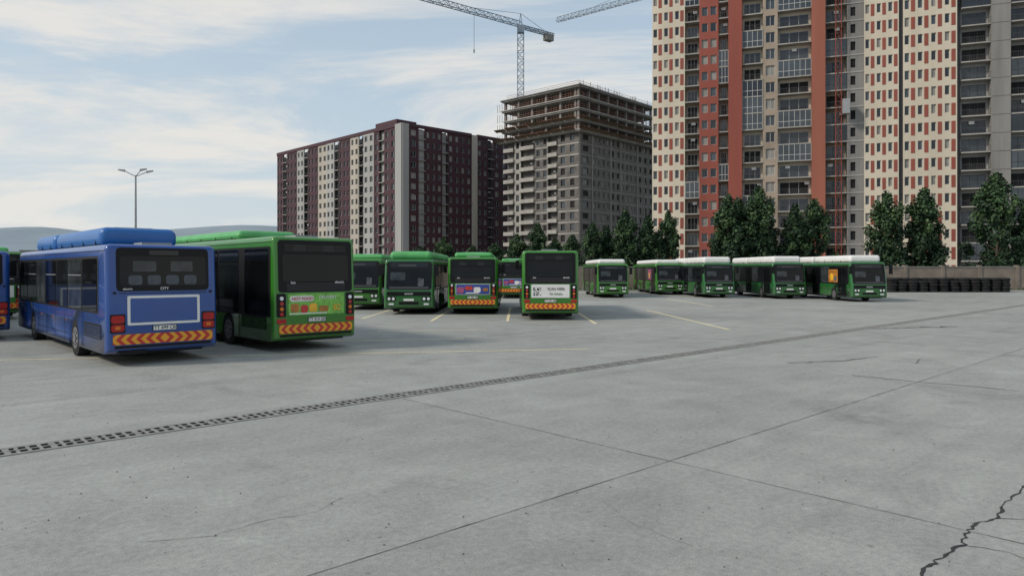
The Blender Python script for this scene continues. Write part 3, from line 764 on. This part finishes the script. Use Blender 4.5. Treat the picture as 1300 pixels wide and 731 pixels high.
tip = Vector((16.5, 260, 93)); jd2 = Vector((.776, -.631, 0)); mp_ = tip + jd2 * 62
lattice(g, tip, mp_, 1.5, 1.7, 38, 'craneblue', .13, tri=True)
lattice(g, mp_, mp_ + jd2 * 14, 1.5, .8, 7, 'craneblue', .16)
lattice(g, (mp_.x, mp_.y, 0), mp_, 2, 2, 46, 'craneblue', .16, updir=(0, 1, 0))
g.beam(mp_ + Vector((0, 0, 7)), tip + jd2 * 15 + Vector((0, 0, 1.7)), .08, 'craneblue'); g.beam(mp_, mp_ + Vector((0, 0, 7)), .3, 'craneblue')
g.beam(mp_ + Vector((0, 0, 7)), mp_ + jd2 * 12, .08, 'craneblue')
g.box(mp_.x - 1.2, mp_.x + 1.2, mp_.y - 2.2, mp_.y - .8, 90, 92.8, 'craneblue')
g.obj('mast_and_jib', c2)

# ---------------------------------------------------------------- street lamp
sl = empty('street_lamp', (-29.2, 55, 0)); g = MB()
g.beam((0, 0, 0), (0, 0, .5), .16, 'grey', 10); g.beam((0, 0, .5), (0, 0, 9.6), .11, 'grey', 10, .06)
for sx, rise in ((-1, .45), (1, .35), (.45, .5)):
    g.beam((0, 0, 9.5), (sx * .9, 0, 9.5 + rise), .035, 'grey', 6)
    hx = sx * .9
    s_ = 1 if sx > 0 else -1
    g.beam((hx - s_ * .05, 0, 9.5 + rise), (hx + s_ * .45, 0, 9.58 + rise), .10, 'grey', 6, .06)
g.obj('pole_and_heads', sl, smooth=True)

# ---------------------------------------------------------------- perimeter wall, tyres, verge
w = empty('perimeter_wall'); g = MB()
g.box(-70, 100, 76, 76.25, 0, 2.5, 'wall'); g.box(-70, 100, 75.95, 76.3, 2.5, 2.62, 'conc')
for i in range(43): g.box(-70 + i * 4, -69.65 + i * 4, 75.9, 76.35, 0, 2.75, 'wall')
g.obj('panels_and_posts', w)
g = MB(); g.box(-70, 100, 74.2, 74.4, 0, .14, 'conclt'); g.obj('kerb')
ts = empty('tyre_stack'); g = MB()
def torus(g, c, R, r, k, n=14, m=7):
    vs = []; fs = []
    for i in range(n):
        a = 2 * pi * i / n
        for j in range(m):
            b_ = 2 * pi * j / m; rr = R + r * cos(b_)
            vs.append((c[0] + rr * cos(a), c[1] + rr * sin(a), c[2] + r * sin(b_) * 1.15))
    for i in range(n):
        for j in range(m): fs.append((i * m + j, ((i + 1) % n) * m + j, ((i + 1) % n) * m + (j + 1) % m, i * m + (j + 1) % m))
    g.add(vs, fs, k)
for row in range(2):
    for i in range(12):
        x = 38.4 + i * 1.05 + rnd.uniform(-.04, .04)
        for q in range(5 if row else brnd.choice((4, 5, 5))):
            torus(g, (x + rnd.uniform(-.06, .06), 71.8 + row * 1.1 + rnd.uniform(-.05, .05), .15 + q * .285), .36, .14, 'rubber')
g.obj('stacked_tyres', ts, smooth=True)

# ---------------------------------------------------------------- trees
def leafmesh(name, blobs, nleaf, seed, size=.2):
    rr = random.Random(seed); v = []; f = []; mi = []
    for (cx, cy, cz, rx, rz, tone) in blobs:
        for i in range(int(nleaf * rx)):
            d = Vector((rr.gauss(0, 1), rr.gauss(0, 1), rr.gauss(0, 1))).normalized() * (rr.random() ** .45) * (1 if rr.random() < .9 else 1.25)
            c = Vector((cx + d.x * rx, cy + d.y * rx, cz + d.z * rz))
            n_ = (d + Vector((rr.uniform(-1, 1), rr.uniform(-1, 1), rr.uniform(-.3, 1.2)))).normalized()
            t = n_.cross(Vector((rr.uniform(-1, 1), rr.uniform(-1, 1), rr.uniform(-1, 1)))).normalized(); b_ = n_.cross(t)
            s_ = size * rr.uniform(.6, 1.3); b0 = len(v)
            for (p, q) in ((-1, 0), (0, -.6), (1, 0), (0, .6)): v.append(tuple(c + t * p * s_ + b_ * q * s_))
            f.append((b0, b0 + 1, b0 + 2, b0 + 3))
            k = tone + (1 if rr.random() < .2 else 0) - (1 if rr.random() < .2 else 0)
            mi.append(max(0, min(2, k)))
    me = bpy.data.meshes.new(name); me.from_pydata(v, [], f)
    for k in ('leafd', 'leafm', 'leafl'): me.materials.append(M[k])
    me.polygons.foreach_set('material_index', mi); me.update(); return me
def tree_variant(seed, H=10.0, R=2.3):
    rr = random.Random(seed); blobs = []
    n = 116
    for i in range(n):
        t = rr.random() ** 1.05
        z = H * (.11 + .86 * t)
        prof = R * (sin(pi * min(1, (t * .80 + .17))) ** .6) * (1 - .30 * t)
        a = rr.uniform(0, 2 * pi); rad = prof * rr.uniform(.15, .88) * (1 + .22 * sin(3 * a + seed + z))
        rx = rr.uniform(.32, .68)
        if t > .9: rx *= .7; rad *= .5
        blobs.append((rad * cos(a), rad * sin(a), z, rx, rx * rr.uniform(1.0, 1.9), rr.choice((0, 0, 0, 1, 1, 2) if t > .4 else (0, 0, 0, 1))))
    g = MB()
    ps = [Vector((0, 0, 0))]
    for i in range(1, 7): ps.append(Vector((rr.uniform(-.12, .12) * i * .5, rr.uniform(-.12, .12) * i * .5, H * .92 * i / 6)))
    for i in range(6): g.beam(ps[i], ps[i + 1], .17 * (1 - i / 6.5), 'trunk', 7, .17 * (1 - (i + 1) / 6.5))
    for b_ in rr.sample(blobs, 26):
        z0 = max(H * .12, b_[2] - 1.3); i = min(5, int(z0 / (H * .92) * 6)); st = ps[i].lerp(ps[i + 1], (z0 / (H * .92) * 6) - i)
        mid = st.lerp(Vector(b_[:3]), .5) + Vector((0, 0, -.12)); g.beam(st, mid, .05, 'trunk', 5, .035); g.beam(mid, b_[:3], .035, 'trunk', 5, .012)
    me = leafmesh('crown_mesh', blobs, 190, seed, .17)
    to = g.obj('trunk_mesh_src'); tm = to.data; bpy.data.objects.remove(to)
    return me, tm
VAR = [tree_variant(s, R=rad) for s, rad in ((1, 2.3), (2, 2.6), (3, 2.0), (4, 2.9))]
def tree(x, y, H, wid, v, name='broadleaf_tree'):
    r = empty(name, (x, y, 0), random.uniform(0, 6.28))
    for me, nm in ((VAR[v][0], 'crown'), (VAR[v][1], 'trunk')):
        o = bpy.data.objects.new(nm, me); S.collection.objects.link(o); o.parent = r
    sx = wid / (2 * (2.3, 2.6, 2.0, 2.9)[v]); r.scale = (sx, sx, H / 9.9)
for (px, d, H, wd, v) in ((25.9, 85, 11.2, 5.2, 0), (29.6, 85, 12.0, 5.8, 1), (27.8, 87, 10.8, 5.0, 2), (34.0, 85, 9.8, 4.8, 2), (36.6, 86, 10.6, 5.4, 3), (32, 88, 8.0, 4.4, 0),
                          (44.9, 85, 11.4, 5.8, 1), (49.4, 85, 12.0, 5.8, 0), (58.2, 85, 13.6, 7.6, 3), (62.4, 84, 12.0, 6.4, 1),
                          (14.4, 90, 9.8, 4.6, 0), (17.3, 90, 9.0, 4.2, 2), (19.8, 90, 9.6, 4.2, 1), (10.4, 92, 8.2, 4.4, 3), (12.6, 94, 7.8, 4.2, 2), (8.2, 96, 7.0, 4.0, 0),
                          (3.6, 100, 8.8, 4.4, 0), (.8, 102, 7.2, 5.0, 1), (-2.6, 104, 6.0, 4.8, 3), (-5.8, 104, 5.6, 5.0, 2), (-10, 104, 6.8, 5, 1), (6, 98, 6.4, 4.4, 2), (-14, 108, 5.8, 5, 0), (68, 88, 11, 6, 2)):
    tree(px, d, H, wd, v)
bl = [(x_ * 1.6 - 30 + random.uniform(-.4, .4), 79 + random.uniform(-.8, .8), random.uniform(1.0, 2.6), random.uniform(.7, 1.1), random.uniform(.7, 1.1), random.choice((0, 1, 1))) for x_ in range(80)]
o = bpy.data.objects.new('hedge', leafmesh('hedge', bl, 130, 9, .2)); S.collection.objects.link(o)
bl = [(random.uniform(-30, 80), random.uniform(74.6, 75.7), .12, random.uniform(.25, .6), .22, random.choice((1, 2))) for x_ in range(170)]
o = bpy.data.objects.new('weeds', leafmesh('weeds', bl, 60, 10, .1)); S.collection.objects.link(o)

# ---------------------------------------------------------------- hills and far town
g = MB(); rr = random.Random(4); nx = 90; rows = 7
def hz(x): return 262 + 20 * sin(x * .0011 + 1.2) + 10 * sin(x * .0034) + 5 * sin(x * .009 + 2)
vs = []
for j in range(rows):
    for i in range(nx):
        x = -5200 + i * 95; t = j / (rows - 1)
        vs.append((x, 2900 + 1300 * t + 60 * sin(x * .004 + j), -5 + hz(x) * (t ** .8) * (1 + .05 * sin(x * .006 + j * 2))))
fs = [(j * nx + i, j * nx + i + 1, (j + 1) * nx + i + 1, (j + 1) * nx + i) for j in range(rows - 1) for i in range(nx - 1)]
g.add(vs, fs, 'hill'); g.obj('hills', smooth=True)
for i, (x, y, w_, hh) in enumerate(((-370, 520, 26, 16), (-330, 560, 34, 12), (-410, 590, 40, 18), (-300, 640, 30, 14), (-250, 600, 26, 12))):
    e = empty('distant_building', (x, y, 0), .3); g = MB(); g.frame((0, 0), (1, 0), (0, -1))
    nfl = int(hh / 3)
    wallwin(g, 0, w_, 0, 0, nfl, 3, evencols(0, w_, 8, .4), .9, 2.3, 'farb', frame=None); g.box(.1, w_ - .1, -12, -.45, 0, nfl * 3 - .1, 'farb'); g.box(-.3, w_ + .3, -12.3, .3, nfl * 3, nfl * 3 + .5, 'conc')
    g.obj('walls', e)

# ---------------------------------------------------------------- world
SUN_EL = 36; AZ = -110
W_ = bpy.data.worlds.new('World'); S.world = W_; W_.use_nodes = True
N = W_.node_tree.nodes; K = W_.node_tree.links; bg = N['Background']
sky = N.new('ShaderNodeTexSky'); sky.sky_type = 'NISHITA'; sky.sun_disc = False
sky.sun_elevation = radians(SUN_EL); sky.sun_rotation = radians(AZ); sky.dust_density = 1.2; sky.air_density = 1.0; sky.ozone_density = 1.5
tc = N.new('ShaderNodeTexCoord'); sp = N.new('ShaderNodeSeparateXYZ'); K.new(tc.outputs['Generated'], sp.inputs[0])
def mth(op, a, b_=None):
    n = N.new('ShaderNodeMath'); n.operation = op
    for i, q in enumerate((a, b_)):
        if q is None: continue
        if isinstance(q, (int, float)): n.inputs[i].default_value = q
        else: K.new(q, n.inputs[i])
    return n.outputs[0]
def mixc(f, a, b_):
    m = N.new('ShaderNodeMix'); m.data_type = 'RGBA'
    K.new(f, m.inputs[0])
    for i, q in ((6, a), (7, b_)):
        if isinstance(q, tuple): m.inputs[i].default_value = (*q, 1)
        else: K.new(q, m.inputs[i])
    return m.outputs[2]
hzr = N.new('ShaderNodeMapRange'); hzr.inputs[1].default_value = 0; hzr.inputs[2].default_value = .55; hzr.inputs[3].default_value = .90; hzr.inputs[4].default_value = .56
K.new(sp.outputs[2], hzr.inputs[0])
base_sky = mixc(hzr.outputs[0], sky.outputs[0], (3.45, 4.2, 4.75))
zz = mth('ADD', mth('MAXIMUM', sp.outputs[2], 0.0), .16)
cv = N.new('ShaderNodeCombineXYZ'); K.new(mth('DIVIDE', sp.outputs[0], zz), cv.inputs[0]); K.new(mth('DIVIDE', sp.outputs[1], zz), cv.inputs[1])
mp = N.new('ShaderNodeMapping'); mp.inputs['Scale'].default_value = (.55, 1.0, 1); mp.inputs['Rotation'].default_value = (0, 0, radians(14)); mp.inputs['Location'].default_value = (.6, .35, 0)
K.new(cv.outputs[0], mp.inputs[0])
nz = N.new('ShaderNodeTexNoise'); nz.inputs['Scale'].default_value = 1.05; nz.inputs['Detail'].default_value = 12; nz.inputs['Roughness'].default_value = .62; nz.inputs['Distortion'].default_value = .55
K.new(mp.outputs[0], nz.inputs['Vector'])
cr = N.new('ShaderNodeMapRange'); cr.interpolation_type = 'SMOOTHSTEP'; cr.inputs[1].default_value = .44; cr.inputs[2].default_value = .61; cr.inputs[3].default_value = 0; cr.inputs[4].default_value = .88
K.new(nz.outputs['Fac'], cr.inputs[0])
final = mixc(cr.outputs[0], base_sky, (5.5, 5.3, 4.95))
# warm bright haze towards the low western sky
wl = N.new('ShaderNodeMapRange'); wl.inputs[1].default_value = .15; wl.inputs[2].default_value = -.75; wl.inputs[3].default_value = 0; wl.inputs[4].default_value = .6; K.new(sp.outputs[0], wl.inputs[0])
wz = N.new('ShaderNodeMapRange'); wz.inputs[1].default_value = .03; wz.inputs[2].default_value = .34; wz.inputs[3].default_value = 1; wz.inputs[4].default_value = 0; K.new(sp.outputs[2], wz.inputs[0])
final = mixc(mth('MULTIPLY', wl.outputs[0], wz.outputs[0]), final, (5.3, 5.25, 5.05))
K.new(final, bg.inputs['Color']); bg.inputs['Strength'].default_value = .15

sl_ = bpy.data.lights.new('sun', 'SUN'); sl_.energy = 2.5; sl_.angle = radians(9); sl_.color = (1, .91, .79)
so = bpy.data.objects.new('sun', sl_); S.collection.objects.link(so)
dv = Vector((sin(radians(AZ)) * cos(radians(SUN_EL)), cos(radians(AZ)) * cos(radians(SUN_EL)), sin(radians(SUN_EL))))
so.rotation_euler = dv.to_track_quat('Z', 'Y').to_euler()

cam = bpy.data.cameras.new('camera'); co = bpy.data.objects.new('camera', cam); S.collection.objects.link(co)
co.location = (0, 0, 2.3); co.rotation_euler = (radians(90), 0, 0)
cam.sensor_width = 36; cam.lens = 24.92; cam.shift_y = -.0181; cam.clip_end = 20000; cam.clip_start = .1
S.camera = co
